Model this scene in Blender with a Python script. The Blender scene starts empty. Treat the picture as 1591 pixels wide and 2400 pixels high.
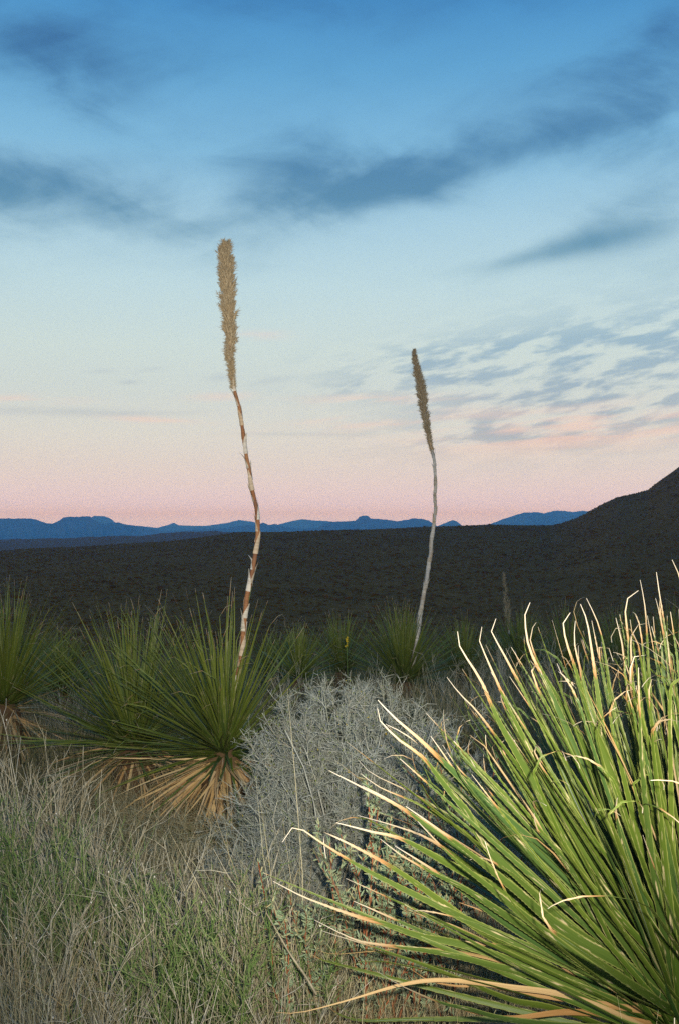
import bpy, math, random
import numpy as np
from mathutils import Matrix, Vector

SC = bpy.context.scene
COL = SC.collection
PI = math.pi
rng = np.random.default_rng(11)

# ------------------------------------------------------------------ camera
F = 2333.0                      # focal length in photo pixels (35 mm lens on upright 35 mm film)
CX, CY, HY = 795.5, 1200.0, 1250.0
CAMH = 1.6
PITCH = math.atan((HY - CY) / F)
cam_d = bpy.data.cameras.new('camera')
cam = bpy.data.objects.new('camera', cam_d)
COL.objects.link(cam)
cam.location = (0, 0, CAMH)
cam.rotation_euler = (PI / 2 + PITCH, 0, 0)
cam_d.sensor_fit = 'VERTICAL'
cam_d.sensor_height = 36.0
cam_d.lens = 36.0 * F / 2400.0
cam_d.clip_start = 0.05
cam_d.clip_end = 120000
SC.camera = cam

SC.view_settings.view_transform = 'Standard'
SC.view_settings.look = 'None'
SC.view_settings.exposure = 0.0
SC.view_settings.gamma = 1.0
SC.view_settings.use_curve_mapping = False
SC.render.engine = 'CYCLES'
SC.cycles.max_bounces = 5
SC.cycles.diffuse_bounces = 2
SC.cycles.glossy_bounces = 2
SC.cycles.transmission_bounces = 3
SC.cycles.volume_bounces = 1
SC.cycles.sample_clamp_indirect = 4.0
SC.cycles.use_denoising = False


def P(px, py, Y):
    """world point seen at photo pixel (px,py) at distance Y in front of the camera"""
    x, y, z = px - CX, CY - py, -F
    c, s = math.cos(PI / 2 + PITCH), math.sin(PI / 2 + PITCH)
    wx, wy, wz = x, y * c - z * s, y * s + z * c
    k = Y / wy
    return np.array([wx * k, Y, CAMH + wz * k])


def azel(px, py):
    p = P(px, py, 1.0) - np.array([0, 0, CAMH])
    return math.atan2(p[0], p[1]), math.atan2(p[2], math.hypot(p[0], p[1]))


def lin(r, g, b):
    def f(c):
        c = c / 255.0
        return c / 12.92 if c <= 0.04045 else ((c + 0.055) / 1.055) ** 2.4
    return (f(r), f(g), f(b), 1.0)


# ------------------------------------------------------------------ node helper
class S:
    """a socket with arithmetic"""
    def __init__(self, nt, s):
        self.nt, self.s = nt, s

    def _m(self, op, *a, clamp=False):
        n = self.nt.nodes.new('ShaderNodeMath')
        n.operation = op
        n.use_clamp = clamp
        for i, v in enumerate((self,) + a):
            if isinstance(v, S):
                self.nt.links.new(v.s, n.inputs[i])
            else:
                n.inputs[i].default_value = v
        return S(self.nt, n.outputs[0])

    def __add__(self, o): return self._m('ADD', o)
    def __radd__(self, o): return self._m('ADD', o)
    def __sub__(self, o): return self._m('SUBTRACT', o)
    def __mul__(self, o): return self._m('MULTIPLY', o)
    def __rmul__(self, o): return self._m('MULTIPLY', o)
    def __truediv__(self, o): return self._m('DIVIDE', o)
    def mad(self, a, b): return self._m('MULTIPLY_ADD', a, b)
    def clamp(self): return self._m('ADD', 0.0, clamp=True)
    def fract(self): return self._m('FRACT')
    def abs(self): return self._m('ABSOLUTE')

    def expneg(self):
        n = self.nt.nodes.new('ShaderNodeMath')
        n.operation = 'POWER'
        n.inputs[0].default_value = math.e
        self.nt.links.new((self * -1.0).s, n.inputs[1])
        return S(self.nt, n.outputs[0])

    def smooth(self, a, b):
        n = self.nt.nodes.new('ShaderNodeMapRange')
        n.interpolation_type = 'SMOOTHSTEP'
        self.nt.links.new(self.s, n.inputs[0])
        n.inputs[1].default_value = a
        n.inputs[2].default_value = b
        return S(self.nt, n.outputs[0])

    def ramp(self, stops, interp='LINEAR'):
        n = self.nt.nodes.new('ShaderNodeValToRGB')
        r = n.color_ramp
        r.interpolation = interp
        while len(r.elements) < len(stops):
            r.elements.new(0.5)
        for e, (p, c) in zip(r.elements, stops):
            e.position = p
            e.color = c if len(c) == 4 else tuple(c) + (1.0,)
        self.nt.links.new(self.s, n.inputs[0])
        return S(self.nt, n.outputs[0])


def xyz(nt, a, b, c):
    n = nt.nodes.new('ShaderNodeCombineXYZ')
    for i, v in enumerate((a, b, c)):
        if isinstance(v, S):
            nt.links.new(v.s, n.inputs[i])
        else:
            n.inputs[i].default_value = v
    return S(nt, n.outputs[0])


def noise(nt, vec, scale, detail=3, rough=0.5, dist=0.0, out=0):
    n = nt.nodes.new('ShaderNodeTexNoise')
    n.inputs['Scale'].default_value = scale
    n.inputs['Detail'].default_value = detail
    n.inputs['Roughness'].default_value = rough
    n.inputs['Distortion'].default_value = dist
    if vec is not None:
        nt.links.new(vec.s, n.inputs['Vector'])
    return S(nt, n.outputs[out])


def mix(nt, f, a, b, mode='MIX'):
    n = nt.nodes.new('ShaderNodeMix')
    n.data_type = 'RGBA'
    n.blend_type = mode
    for i, v in ((0, f), (6, a), (7, b)):
        if isinstance(v, S):
            nt.links.new(v.s, n.inputs[i])
        elif i == 0:
            n.inputs[0].default_value = v
        else:
            n.inputs[i].default_value = tuple(v) if len(v) == 4 else tuple(v) + (1.0,)
    return S(nt, n.outputs[2])


# ------------------------------------------------------------------ sky (dusk, looking away from the set sun)
world = bpy.data.worlds.new('World')
SC.world = world
world.use_nodes = True
wt = world.node_tree
wt.nodes.clear()
tc = wt.nodes.new('ShaderNodeTexCoord')
sep = wt.nodes.new('ShaderNodeSeparateXYZ')
wt.links.new(tc.outputs['Generated'], sep.inputs[0])
X, Yd, Z = (S(wt, sep.outputs[i]) for i in range(3))
AZ = X._m('ARCTAN2', Yd)
EL = Z._m('ARCSINE')
# pink belt and cream above the horizon, pale cyan higher, deep blue overhead; colours linear
SKY = [  # elevation in degrees, linear colour above the air layer
    (-90, (.05, .045, .04)), (-0.6, (.05, .045, .04)),
    (-0.5, (.82, .98, 2.1)), (0.8, (.83, .99, 1.85)), (1.5, (.79, .86, 1.38)), (2.4, (.75, .77, .98)),
    (3.8, (.68, .71, .79)), (5.5, (.64, .70, .74)), (8, (.55, .66, .71)), (10.5, (.54, .68, .72)),
    (14, (.46, .655, .755)), (17.5, (.34, .57, .74)), (21, (.185, .45, .70)), (25, (.085, .33, .62)),
    (29, (.024, .22, .53)), (40, (.04, .19, .50)), (90, (.035, .14, .40))]
stops = [((e + 90) / 180.0, c) for e, c in SKY]
base = (EL * (1 / PI) + 0.5).ramp(stops)

U = AZ * F + CX
V = (EL * -F) + HY
dirv = xyz(wt, U * 0.001, V * 0.001, 0.0)
w1 = noise(wt, dirv, 2.6, 8, 0.62)
w2 = noise(wt, xyz(wt, U * 0.001, V * 0.0016, 7.0), 2.8, 8, 0.62)
Uw = (w1 - 0.5) * 190.0 + U
Vw = (w2 - 0.5) * 130.0 + V


def blob(px, py, sx, sy, ang=0.0, warp=True):
    a, e = azel(px, py)
    cx, cy = a * F + CX, HY - e * F
    u, v = (Uw, Vw) if warp else (U, V)
    c, s = math.cos(math.radians(ang)), math.sin(math.radians(ang))
    dx, dy = u - cx, v - cy
    a_ = (dx * (c / sx)) + (dy * (-s / sx))
    b_ = (dx * (s / sy)) + (dy * (c / sy))
    return ((a_ * a_) + (b_ * b_)).expneg()


# soft high cloud, streaks rising to the right
st = noise(wt, xyz(wt, U.mad(0.0008, V * 0.0003), V.mad(0.0036, U * 0.0010), 3.0), 1.5, 5, 0.55, 0.6)
soft = None
for (px, py, sx, sy, ang, amp) in [
        (70, 455, 280, 80, 3, 1.1), (30, 365, 160, 55, -12, .8), (400, 550, 190, 50, -6, .75),
        (770, 445, 290, 80, 5, 1.1), (700, 345, 230, 55, 2, .55), (1010, 400, 240, 60, 10, .6), (1230, 340, 260, 60, 10, .6),
        (1520, 250, 210, 110, 12, 1.0), (90, 100, 240, 90, -14, .95), (190, 225, 110, 45, -35, .5),
        (1500, 470, 120, 40, 0, .5), (850, 15, 500, 45, 0, .45), (600, 140, 320, 30, 6, .22), (1350, 160, 260, 35, 8, .3), (1540, 90, 130, 120, 20, .45)]:
    b = blob(px, py, sx, sy, ang) * amp
    soft = b if soft is None else soft + b
st2 = noise(wt, xyz(wt, U.mad(0.0016, V * 0.0010), V.mad(0.0038, U * -0.0008), 13.0), 1.9, 7, 0.6, 0.5)
soft = soft * ((st + st2) * 1.5 - 0.45) + ((st + st2 - 1.0) * 1.5 + 0.10) * EL.smooth(.14, .30)
lens = blob(1400, 560, 135, 34, 8, False) * .85 + blob(1230, 605, 190, 20, 9, False) * .6 + blob(1570, 630, 90, 40, 4) * .22
lens = lens * (st * 0.8 + 0.6)
out_el = (EL).smooth(0.46, 0.75)
lateral = (AZ.abs()).smooth(0.36, 0.6)
elsew = noise(wt, xyz(wt, X * 1.0, Yd * 1.0, Z * 3.0), 2.6, 5, 0.55)
soft = soft + elsew.smooth(0.48, 0.72) * out_el._m('MAXIMUM', lateral) * 0.55
dark = (soft + lens).smooth(-.05, 2.1)
c1 = mix(wt, dark, base, mix(wt, 1.0, base, (.20, .40, .53), 'MULTIPLY'))

# broken altocumulus low on the right, with thin streaks on the left
ac_n = noise(wt, xyz(wt, U.mad(0.0085, V * 0.0040), V.mad(0.0300, U * 0.0040), 1.0), 1.2, 4, 0.55, 0.15)
ac_m = blob(1430, 880, 380, 118, 5, False) * 1.7 + blob(1060, 850, 260, 45, 3, False) * .85 + \
    blob(1250, 1010, 300, 35, 3, False) * .6 + blob(800, 912, 120, 14, 4, False) * .55
ac = (ac_n.smooth(0.40, 0.60) * (ac_m.clamp())).clamp()
acb = noise(wt, xyz(wt, U * 0.002, V * 0.006, 9.0), 1.6, 3, 0.5)
c2 = mix(wt, ac * (acb * 0.5 + 0.66), c1, mix(wt, (EL * F).smooth(180, 520), (.33, .43, .56), (.22, .40, .57)))
streak = blob(60, 962, 230, 9, 1, False) * .42 + blob(300, 970, 160, 7, 2, False) * .34 + \
    blob(240, 870, 34, 5, 6, False) * .3 + blob(303, 896, 22, 5, 4, False) * .5 + blob(352, 866, 34, 5, 10, False) * .3 + \
    blob(520, 885, 34, 9, 4, False) * .45 + blob(700, 1018, 150, 5, 0, False) * .34 + blob(640, 890, 50, 8, 12, False) * .3 + \
    blob(1310, 1050, 130, 5, 1, False) * .45 + blob(1240, 1030, 60, 6, 12, False) * .4
c3 = mix(wt, streak * (ac_n * 1.2 + 0.2), c2, (.36, .46, .58))
pk = noise(wt, xyz(wt, U * 0.0022, V.mad(0.020, U * 0.0016), 5.0), 1.3, 4, 0.55)
pink = (blob(1380, 1005, 330, 42, 3, False) * .95 + blob(880, 938, 170, 12, 1, False) * .8 + blob(900, 985, 300, 25, 2, False) * .55 +
        blob(60, 938, 110, 10, 3, False) * .7 + blob(370, 985, 90, 7, -2, False) * .7 + blob(610, 785, 80, 10, 0, False) * .4 +
        blob(520, 930, 80, 10, 2, False) * .4) * pk.smooth(0.42, 0.62)
c4 = mix(wt, (pink * .9).clamp(), c3, (.82, .60, .56))
bg = wt.nodes.new('ShaderNodeBackground')
wt.links.new(c4.s, bg.inputs[0])
bg.inputs[1].default_value = 1.0
# faint physical twilight under it, sun just at the horizon behind the camera
nish = wt.nodes.new('ShaderNodeTexSky')
nish.sky_type = 'NISHITA'
nish.sun_disc = False
nish.sun_elevation = math.radians(1.0)
nish.sun_rotation = math.radians(180)
bg2 = wt.nodes.new('ShaderNodeBackground')
wt.links.new(nish.outputs[0], bg2.inputs[0])
bg2.inputs[1].default_value = 0.06
add = wt.nodes.new('ShaderNodeAddShader')
wo = wt.nodes.new('ShaderNodeOutputWorld')
wt.links.new(bg.outputs[0], add.inputs[0])
wt.links.new(bg2.outputs[0], add.inputs[1])
wt.links.new(add.outputs[0], wo.inputs[0])
world.cycles.sampling_method = 'MANUAL'
world.cycles.sample_map_resolution = 512

# the photographer's flash: the lit lamp of this photograph, beside and above the lens
fl = bpy.data.lights.new('flash', 'SPOT')
fl.energy = 1120
fl.color = (1.0, 0.93, 0.82)
fl.spot_size = math.radians(78)
fl.spot_blend = 1.0
fl.shadow_soft_size = 0.018
flo = bpy.data.objects.new('flash', fl)
COL.objects.link(flo)
flo.location = (0.085, 0.0, CAMH + 0.075)
flo.rotation_euler = (PI / 2 + PITCH, 0, math.radians(-1))


# ------------------------------------------------------------------ object helpers
def link(o, parent=None):
    COL.objects.link(o)
    if parent is not None:
        o.parent = parent
    return o


def tag(o, label=None, cat=None, group=None, kind=None):
    for k, v in (('label', label), ('category', cat), ('group', group), ('kind', kind)):
        if v:
            o[k] = v
    return o


def empty(name, loc=(0, 0, 0)):
    o = bpy.data.objects.new(name, None)
    o.empty_display_size = 0.1
    o.location = tuple(loc)
    return link(o)


def mesh_np(name, V, quads=None, tris=None, var=None, smooth=True, mat=None):
    me = bpy.data.meshes.new(name)
    nq = 0 if quads is None else len(quads)
    nt = 0 if tris is None else len(tris)
    me.vertices.add(len(V))
    me.vertices.foreach_set('co', np.asarray(V, np.float32).ravel())
    loops = []
    if nq:
        loops.append(np.asarray(quads, np.int32).ravel())
    if nt:
        loops.append(np.asarray(tris, np.int32).ravel())
    L = np.concatenate(loops)
    me.loops.add(len(L))
    me.loops.foreach_set('vertex_index', L)
    me.polygons.add(nq + nt)
    start = np.concatenate([np.arange(nq) * 4, nq * 4 + np.arange(nt) * 3]).astype(np.int32)
    me.polygons.foreach_set('loop_start', start)
    me.polygons.foreach_set('use_smooth', np.full(nq + nt, smooth, bool))
    if var is not None:
        a = me.color_attributes.new('var', 'FLOAT_COLOR', 'POINT')
        a.data.foreach_set('color', np.asarray(var, np.float32).ravel())
    me.update(calc_edges=True)
    if mat is not None:
        me.materials.append(mat)
    return me


def obj(name, me, parent=None, loc=None):
    o = bpy.data.objects.new(name, me)
    if loc is not None:
        o.location = tuple(loc)
    return link(o, parent)


def nrm(v):
    return v / np.maximum(np.linalg.norm(v, axis=-1, keepdims=True), 1e-9)


def tangents(Pt):
    t = np.empty_like(Pt)
    t[:, 1:-1] = Pt[:, 2:] - Pt[:, :-2]
    t[:, 0] = Pt[:, 1] - Pt[:, 0]
    t[:, -1] = Pt[:, -1] - Pt[:, -2]
    return nrm(t)


def tubes(Pt, R, sides=3, rand=None, kind=None, off=0):
    """Pt (N,K,3), R (N,K) -> V, quads, var"""
    N, K, _ = Pt.shape
    t = tangents(Pt)
    ref = nrm(rng.normal(size=(N, 1, 3)))
    n1 = nrm(np.cross(t, ref))
    n2 = np.cross(t, n1)
    ang = np.arange(sides) * 2 * PI / sides
    ring = n1[:, :, None, :] * np.cos(ang)[None, None, :, None] + n2[:, :, None, :] * np.sin(ang)[None, None, :, None]
    Vv = Pt[:, :, None, :] + ring * R[:, :, None, None]
    idx = np.arange(N * K * sides).reshape(N, K, sides)
    a = idx[:, :-1, :]
    b = np.roll(idx, -1, axis=2)[:, :-1, :]
    c = np.roll(idx, -1, axis=2)[:, 1:, :]
    d = idx[:, 1:, :]
    Q = np.stack([a, b, c, d], -1).reshape(-1, 4)
    var = np.zeros((N, K, sides, 4))
    var[..., 0] = np.linspace(0, 1, K)[None, :, None]
    var[..., 1] = (rng.random(N) if rand is None else rand)[:, None, None]
    var[..., 2] = 0.0 if kind is None else np.asarray(kind)[:, None, None]
    var[..., 3] = 0.5
    return Vv.reshape(-1, 3), Q + off, var.reshape(-1, 4)


def ribbons(Pt, W, side, rand=None, kind=None):
    N, K, _ = Pt.shape
    t = tangents(Pt)
    s = nrm(side[:, None, :] - t * np.sum(t * side[:, None, :], -1, keepdims=True))
    Vv = np.stack([Pt - s * W[..., None] / 2, Pt + s * W[..., None] / 2], 2)
    idx = np.arange(N * K * 2).reshape(N, K, 2)
    Q = np.stack([idx[:, :-1, 0], idx[:, :-1, 1], idx[:, 1:, 1], idx[:, 1:, 0]], -1).reshape(-1, 4)
    var = np.zeros((N, K, 2, 4))
    var[..., 0] = np.linspace(0, 1, K)[None, :, None]
    var[..., 1] = (rng.random(N) if rand is None else rand)[:, None, None]
    var[..., 2] = 0.0 if kind is None else np.asarray(kind)[:, None, None]
    var[..., 3] = np.array([0, 1])[None, None, :]
    return Vv.reshape(-1, 3), Q, var.reshape(-1, 4)


def join(parts):
    Vs, Qs, As, o = [], [], [], 0
    for v, q, a in parts:
        Vs.append(v); Qs.append(q + o); As.append(a); o += len(v)
    return np.concatenate(Vs), np.concatenate(Qs), np.concatenate(As)


def leaf_geo(Pt, W, side, fold=0.18, tip=None, rand=None, teeth=0.0):
    """sword leaf: V-folded strip, three verts across; optional saw teeth along both edges"""
    N, K, _ = Pt.shape
    t = tangents(Pt)
    s = nrm(side[:, None, :] - t * np.sum(t * side[:, None, :], -1, keepdims=True)) if side.ndim == 2 else \
        nrm(side - t * np.sum(t * side, -1, keepdims=True))
    up = np.cross(s, t)
    h = W[..., None] / 2
    Vv = np.stack([Pt - s * h + up * h * fold, Pt - up * h * fold, Pt + s * h + up * h * fold], 2)
    idx = np.arange(N * K * 3).reshape(N, K, 3)
    Q = np.concatenate([
        np.stack([idx[:, :-1, 0], idx[:, :-1, 1], idx[:, 1:, 1], idx[:, 1:, 0]], -1).reshape(-1, 4),
        np.stack([idx[:, :-1, 1], idx[:, :-1, 2], idx[:, 1:, 2], idx[:, 1:, 1]], -1).reshape(-1, 4)])
    var = np.zeros((N, K, 3, 4))
    al = np.linspace(0, 1, K)
    var[..., 0] = al[None, :, None]
    rand = rng.random(N) if rand is None else rand
    tip = rng.uniform(.72, .92, N) if tip is None else np.asarray(tip)
    var[..., 1] = rand[:, None, None]
    var[..., 2] = tip[:, None, None]
    var[..., 3] = np.array([0, .5, 1])[None, None, :]
    V2 = Vv.reshape(-1, 3); A2 = var.reshape(-1, 4)
    T = None
    if teeth > 0:
        vs, ts, as_ = [], [], []
        o = len(V2)
        seg = 2
        for e, sg in ((0, -1), (2, 1)):
            for k in range(1, int(K * 0.86)):
                for q in range(seg):
                    f0, f1 = q / seg, (q + .45) / seg
                    a = Vv[:, k, e] * (1 - f0) + Vv[:, k + 1, e] * f0
                    b = Vv[:, k, e] * (1 - f1) + Vv[:, k + 1, e] * f1
                    c = b + s[:, k] * sg * teeth + (b - a) * 0.5
                    tri = np.stack([a, b, c], 1)
                    vs.append(tri.reshape(-1, 3))
                    ts.append(np.arange(N * 3).reshape(N, 3) + o)
                    av = np.zeros((N, 3, 4)); av[..., 0] = al[k]; av[..., 1] = rand[:, None]; av[..., 2] = tip[:, None]; av[..., 3] = 0.0 if e == 0 else 1.0
                    as_.append(av.reshape(-1, 4))
                    o += N * 3
        V2 = np.concatenate([V2] + vs); A2 = np.concatenate([A2] + as_); T = np.concatenate(ts)
    return V2, Q, A2, T


def catmull(pts, n):
    pts = np.asarray(pts, float)
    p = np.vstack([2 * pts[0] - pts[1], pts, 2 * pts[-1] - pts[-2]])
    d = np.concatenate([[0], np.cumsum(np.linalg.norm(np.diff(pts, axis=0), axis=1))])
    s = np.linspace(0, d[-1], n)
    out = []
    for x in s:
        i = min(max(np.searchsorted(d, x, 'right') - 1, 0), len(pts) - 2)
        t = (x - d[i]) / max(d[i + 1] - d[i], 1e-9)
        a, b, c, e = p[i], p[i + 1], p[i + 2], p[i + 3]
        out.append(.5 * ((2 * b) + (c - a) * t + (2 * a - 5 * b + 4 * c - e) * t * t + (3 * b - a - 3 * c + e) * t ** 3))
    return np.array(out)


# ------------------------------------------------------------------ materials
def material(name):
    m = bpy.data.materials.new(name)
    m.use_nodes = True
    nt = m.node_tree
    nt.nodes.clear()
    out = nt.nodes.new('ShaderNodeOutputMaterial')
    bs = nt.nodes.new('ShaderNodeBsdfPrincipled')
    nt.links.new(bs.outputs[0], out.inputs[0])
    bs.inputs['Specular IOR Level'].default_value = 0.3
    return m, nt, bs


def var_nodes(nt):
    at = nt.nodes.new('ShaderNodeAttribute')
    at.attribute_name = 'var'
    sp = nt.nodes.new('ShaderNodeSeparateColor')
    nt.links.new(at.outputs['Color'], sp.inputs[0])
    al, rd, kd = (S(nt, sp.outputs[i]) for i in range(3))
    ac_ = S(nt, at.outputs['Alpha'])
    oi = nt.nodes.new('ShaderNodeObjectInfo')
    rd = (rd + S(nt, oi.outputs['Random'])).fract()
    return al, rd, kd, ac_


def leaf_mat(name, g1, g2, g3, rough=0.42, dc=1.0):
    m, nt, bs = material(name)
    al, rd, tip, ac_ = var_nodes(nt)
    green = rd.ramp([(0, g1), (.5, g2), (1, g3)])
    streak = noise(nt, xyz(nt, ac_ * 5.0, al * 3.0, rd * 43.0), 1.6, 4, .6)
    green = mix(nt, streak.smooth(.25, .75), mix(nt, 1.0, green, (.72, .78, .7), 'MULTIPLY'), green)
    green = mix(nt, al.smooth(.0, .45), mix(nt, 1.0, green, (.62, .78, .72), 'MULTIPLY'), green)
    edge = (ac_ - 0.5).abs().smooth(.36, .5)
    green = mix(nt, edge * 0.35, green, (.42, .42, .12))
    blotch = noise(nt, xyz(nt, ac_ * 1.3, al * 6.0, rd * 91.0), 2.0, 4, .6).smooth(.60, .70)
    green = mix(nt, blotch * 0.8, green, (.50, .40, .22))
    pale = noise(nt, xyz(nt, ac_ * 2.5, al * 1.7, rd * 17.0), 1.4, 2, .5).smooth(.68, .80)
    green = mix(nt, pale * 0.45, green, (.42, .50, .40))
    n2 = noise(nt, xyz(nt, ac_ * 2.0, al * 12.0, rd * 60.0), 1.0, 3, .6)
    t = ((al + (n2 - 0.5) * 0.10) - tip) / ((tip * -1.0) + 1.0)
    dry = t.ramp([(0.0, (.16, .085, .025)), (.06, (.32, .17, .06)), (.22, (.38, .27, .14)), (.55, (.44, .36, .23)), (1, (.48, .43, .34))])
    dead = rd.ramp([(0, (.44 * dc, .29 * dc, .11 * dc)), (.35, (.50 * dc, .37 * dc, .18 * dc)), (.7, (.36 * dc, .20 * dc, .07 * dc)), (1, (.46 * dc, .36 * dc, .21 * dc))])
    dead = mix(nt, streak.smooth(.3, .7), mix(nt, 1.0, dead, (.72, .66, .6), 'MULTIPLY'), dead)
    c = mix(nt, t.smooth(-0.03, 0.03), green, dry)
    c = mix(nt, (tip * -1.0).smooth(0.1, 0.2), c, dead)
    nt.links.new(c.s, bs.inputs['Base Color'])
    bs.inputs['Roughness'].default_value = rough
    bp = nt.nodes.new('ShaderNodeBump')
    bp.inputs['Strength'].default_value = 0.35
    bp.inputs['Distance'].default_value = 0.002
    h = noise(nt, xyz(nt, ac_ * 22.0, al * 2.0, rd * 10.0), 1.0, 2, .5)
    nt.links.new(h.s, bp.inputs['Height'])
    nt.links.new(bp.outputs[0], bs.inputs['Normal'])
    return m


def fibre_mat(name, ramp_, kinds=None, rough=0.75, tipc=None):
    """stems, twigs and grass; var.g picks along the ramp, var.b picks the second ramp"""
    m, nt, bs = material(name)
    al, rd, kd, ac_ = var_nodes(nt)
    c = rd.ramp(ramp_)
    if kinds:
        c = mix(nt, kd.clamp(), c, rd.ramp(kinds))
    n = noise(nt, xyz(nt, al * 4.0, rd * 77.0, ac_), 2.0, 3, .6)
    c = mix(nt, n.smooth(.3, .7), mix(nt, 1.0, c, (.66, .64, .62), 'MULTIPLY'), c)
    if tipc:
        c = mix(nt, al.smooth(.75, 1.0), c, tipc)
    nt.links.new(c.s, bs.inputs['Base Color'])
    bs.inputs['Roughness'].default_value = rough
    bs.inputs['Specular IOR Level'].default_value = 0.15
    return m


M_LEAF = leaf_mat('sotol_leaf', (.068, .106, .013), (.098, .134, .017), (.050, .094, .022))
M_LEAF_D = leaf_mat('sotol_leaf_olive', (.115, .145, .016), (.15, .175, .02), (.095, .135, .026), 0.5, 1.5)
M_TRUNK = fibre_mat('leaf_base_trunk', [(0, (.10, .06, .03)), (1, (.16, .10, .05))], rough=.9)
M_STEM = fibre_mat('flower_stem_bark', [(0, (.32, .13, .05)), (.5, (.42, .20, .085)), (1, (.24, .11, .055))], rough=.6)
M_STEM_P = fibre_mat('pale_flower_stem_bark', [(0, (.62, .56, .45)), (.5, (.70, .65, .55)), (1, (.55, .45, .30))], rough=.7)
M_BRACT = fibre_mat('papery_bract', [(0, (.76, .70, .58)), (.5, (.70, .60, .44)), (1, (.58, .40, .22))], rough=.6)
M_SEED = fibre_mat('dry_seed_capsules', [(0, (.56, .44, .26)), (.5, (.68, .55, .34)), (1, (.44, .33, .19))], rough=.85)
M_TWIG = fibre_mat('grey_twigs', [(0, (.26, .28, .20)), (.4, (.38, .40, .31)), (.8, (.56, .58, .50)), (1, (.32, .28, .19))],
                   kinds=[(0, (.20, .26, .06)), (.9, (.26, .30, .08)), (1, (.60, .42, .05))])
M_WEED = fibre_mat('grey_weed_stems', [(0, (.34, .28, .17)), (.5, (.48, .43, .28)), (1, (.62, .58, .45))])
M_BUD = fibre_mat('white_buds', [(0, (.62, .60, .48)), (1, (.70, .66, .58))])
M_GREEN = fibre_mat('fine_green_weed', [(0, (.11, .20, .045)), (.45, (.18, .27, .07)), (.75, (.26, .31, .12)), (1, (.44, .41, .24))])
M_GRASS = fibre_mat('dry_grass', [(0, (.30, .22, .10)), (.3, (.46, .37, .19)), (.55, (.34, .33, .17)), (.8, (.68, .58, .34)), (1, (.46, .47, .31))],
                    kinds=[(0, (.11, .17, .04)), (.6, (.18, .24, .07)), (1, (.26, .28, .12))])
M_REDSTEM = fibre_mat('red_brown_stems', [(0, (.24, .07, .03)), (.6, (.34, .12, .05)), (1, (.22, .11, .06))])
M_SMALLLEAF = fibre_mat('grey_green_leaflets', [(0, (.17, .25, .13)), (.5, (.27, .34, .20)), (.9, (.36, .37, .19)), (1, (.46, .36, .17))], rough=.6)
M_SCRUB = fibre_mat('desert_scrub', [(0, (.13, .062, .008)), (.4, (.17, .078, .010)), (.8, (.22, .10, .016)), (1, (.17, .072, .012))], rough=.9)
M_DIMTUFT = fibre_mat('dim_olive_tufts', [(0, (.14, .14, .05)), (.5, (.21, .19, .08)), (1, (.36, .29, .17))], rough=.8)
M_YEL = fibre_mat('yellow_petals', [(0, (.75, .50, .02)), (1, (.8, .6, .05))])


def ground_material(name, cols, s1, s2, bump=0.3, dist=0.05):
    m, nt, bs = material(name)
    t_ = nt.nodes.new('ShaderNodeTexCoord')
    v = S(nt, t_.outputs['Object'])
    n1 = noise(nt, v, s1, 8, .62)
    n2 = noise(nt, v, s2, 6, .7)
    n3 = noise(nt, v, s1 * 0.08, 4, .6)
    c = (n1 * .5 + n2 * .32 + n3 * .18).ramp([(.36, cols[0]), (.47, cols[1]), (.56, cols[2]), (.68, cols[3])])
    nt.links.new(c.s, bs.inputs['Base Color'])
    bs.inputs['Roughness'].default_value = .95
    bs.inputs['Specular IOR Level'].default_value = .05
    bp = nt.nodes.new('ShaderNodeBump')
    bp.inputs['Strength'].default_value = bump
    bp.inputs['Distance'].default_value = dist
    nt.links.new(n2.s, bp.inputs['Height'])
    nt.links.new(bp.outputs[0], bs.inputs['Normal'])
    return m


M_GROUND = ground_material('desert_soil', [(.12, .050, .008), (.175, .073, .013), (.24, .10, .020), (.32, .16, .05)], .55, 9.0, .6, .15)
M_ROCK = ground_material('mountain_rock', [(.10, .11, .125), (.14, .15, .165), (.18, .185, .195), (.24, .235, .235)], .0018, .012, .8, 60.0)


# ------------------------------------------------------------------ terrain
def crest_table(pts, r):
    az, z = [], []
    for px, py in pts:
        a, e = azel(px, py)
        az.append(a); z.append(CAMH + math.tan(e) * r)
    return np.array(az), np.array(z)


NEAR_R, MID_R = 500.0, 2500.0
CREST = crest_table([(-2600, 1300), (-900, 1310), (-400, 1304), (0, 1291), (100, 1286), (300, 1276), (400, 1268), (500, 1256), (560, 1249),
                     (620, 1247), (800, 1243), (900, 1239), (1000, 1235), (1150, 1231), (1290, 1233), (1312, 1229), (1345, 1218), (1372, 1204),
                     (1410, 1181), (1445, 1164), (1482, 1156), (1518, 1146), (1535, 1132), (1560, 1114), (1591, 1092), (1660, 1052), (1800, 1000),
                     (2000, 960), (2300, 985), (2900, 1100), (4200, 1240)], NEAR_R)
MID = crest_table([(-2000, 1262), (-400, 1262), (0, 1264), (120, 1262), (230, 1258), (330, 1255), (430, 1246), (520, 1245), (560, 1250), (700, 1256), (1500, 1258), (3500, 1258)], MID_R)


def wob(x, y, f, seed):
    r_ = np.random.default_rng(seed)
    v = 0
    for i in range(5):
        a = r_.uniform(0, 2 * PI); k = f * r_.uniform(.6, 1.7)
        v = v + np.sin((x * math.cos(a) + y * math.sin(a)) * k + r_.uniform(0, 6.28) + 1.3 * np.sin((x * math.sin(a) - y * math.cos(a)) * k * .7))
    return v / 5


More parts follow.
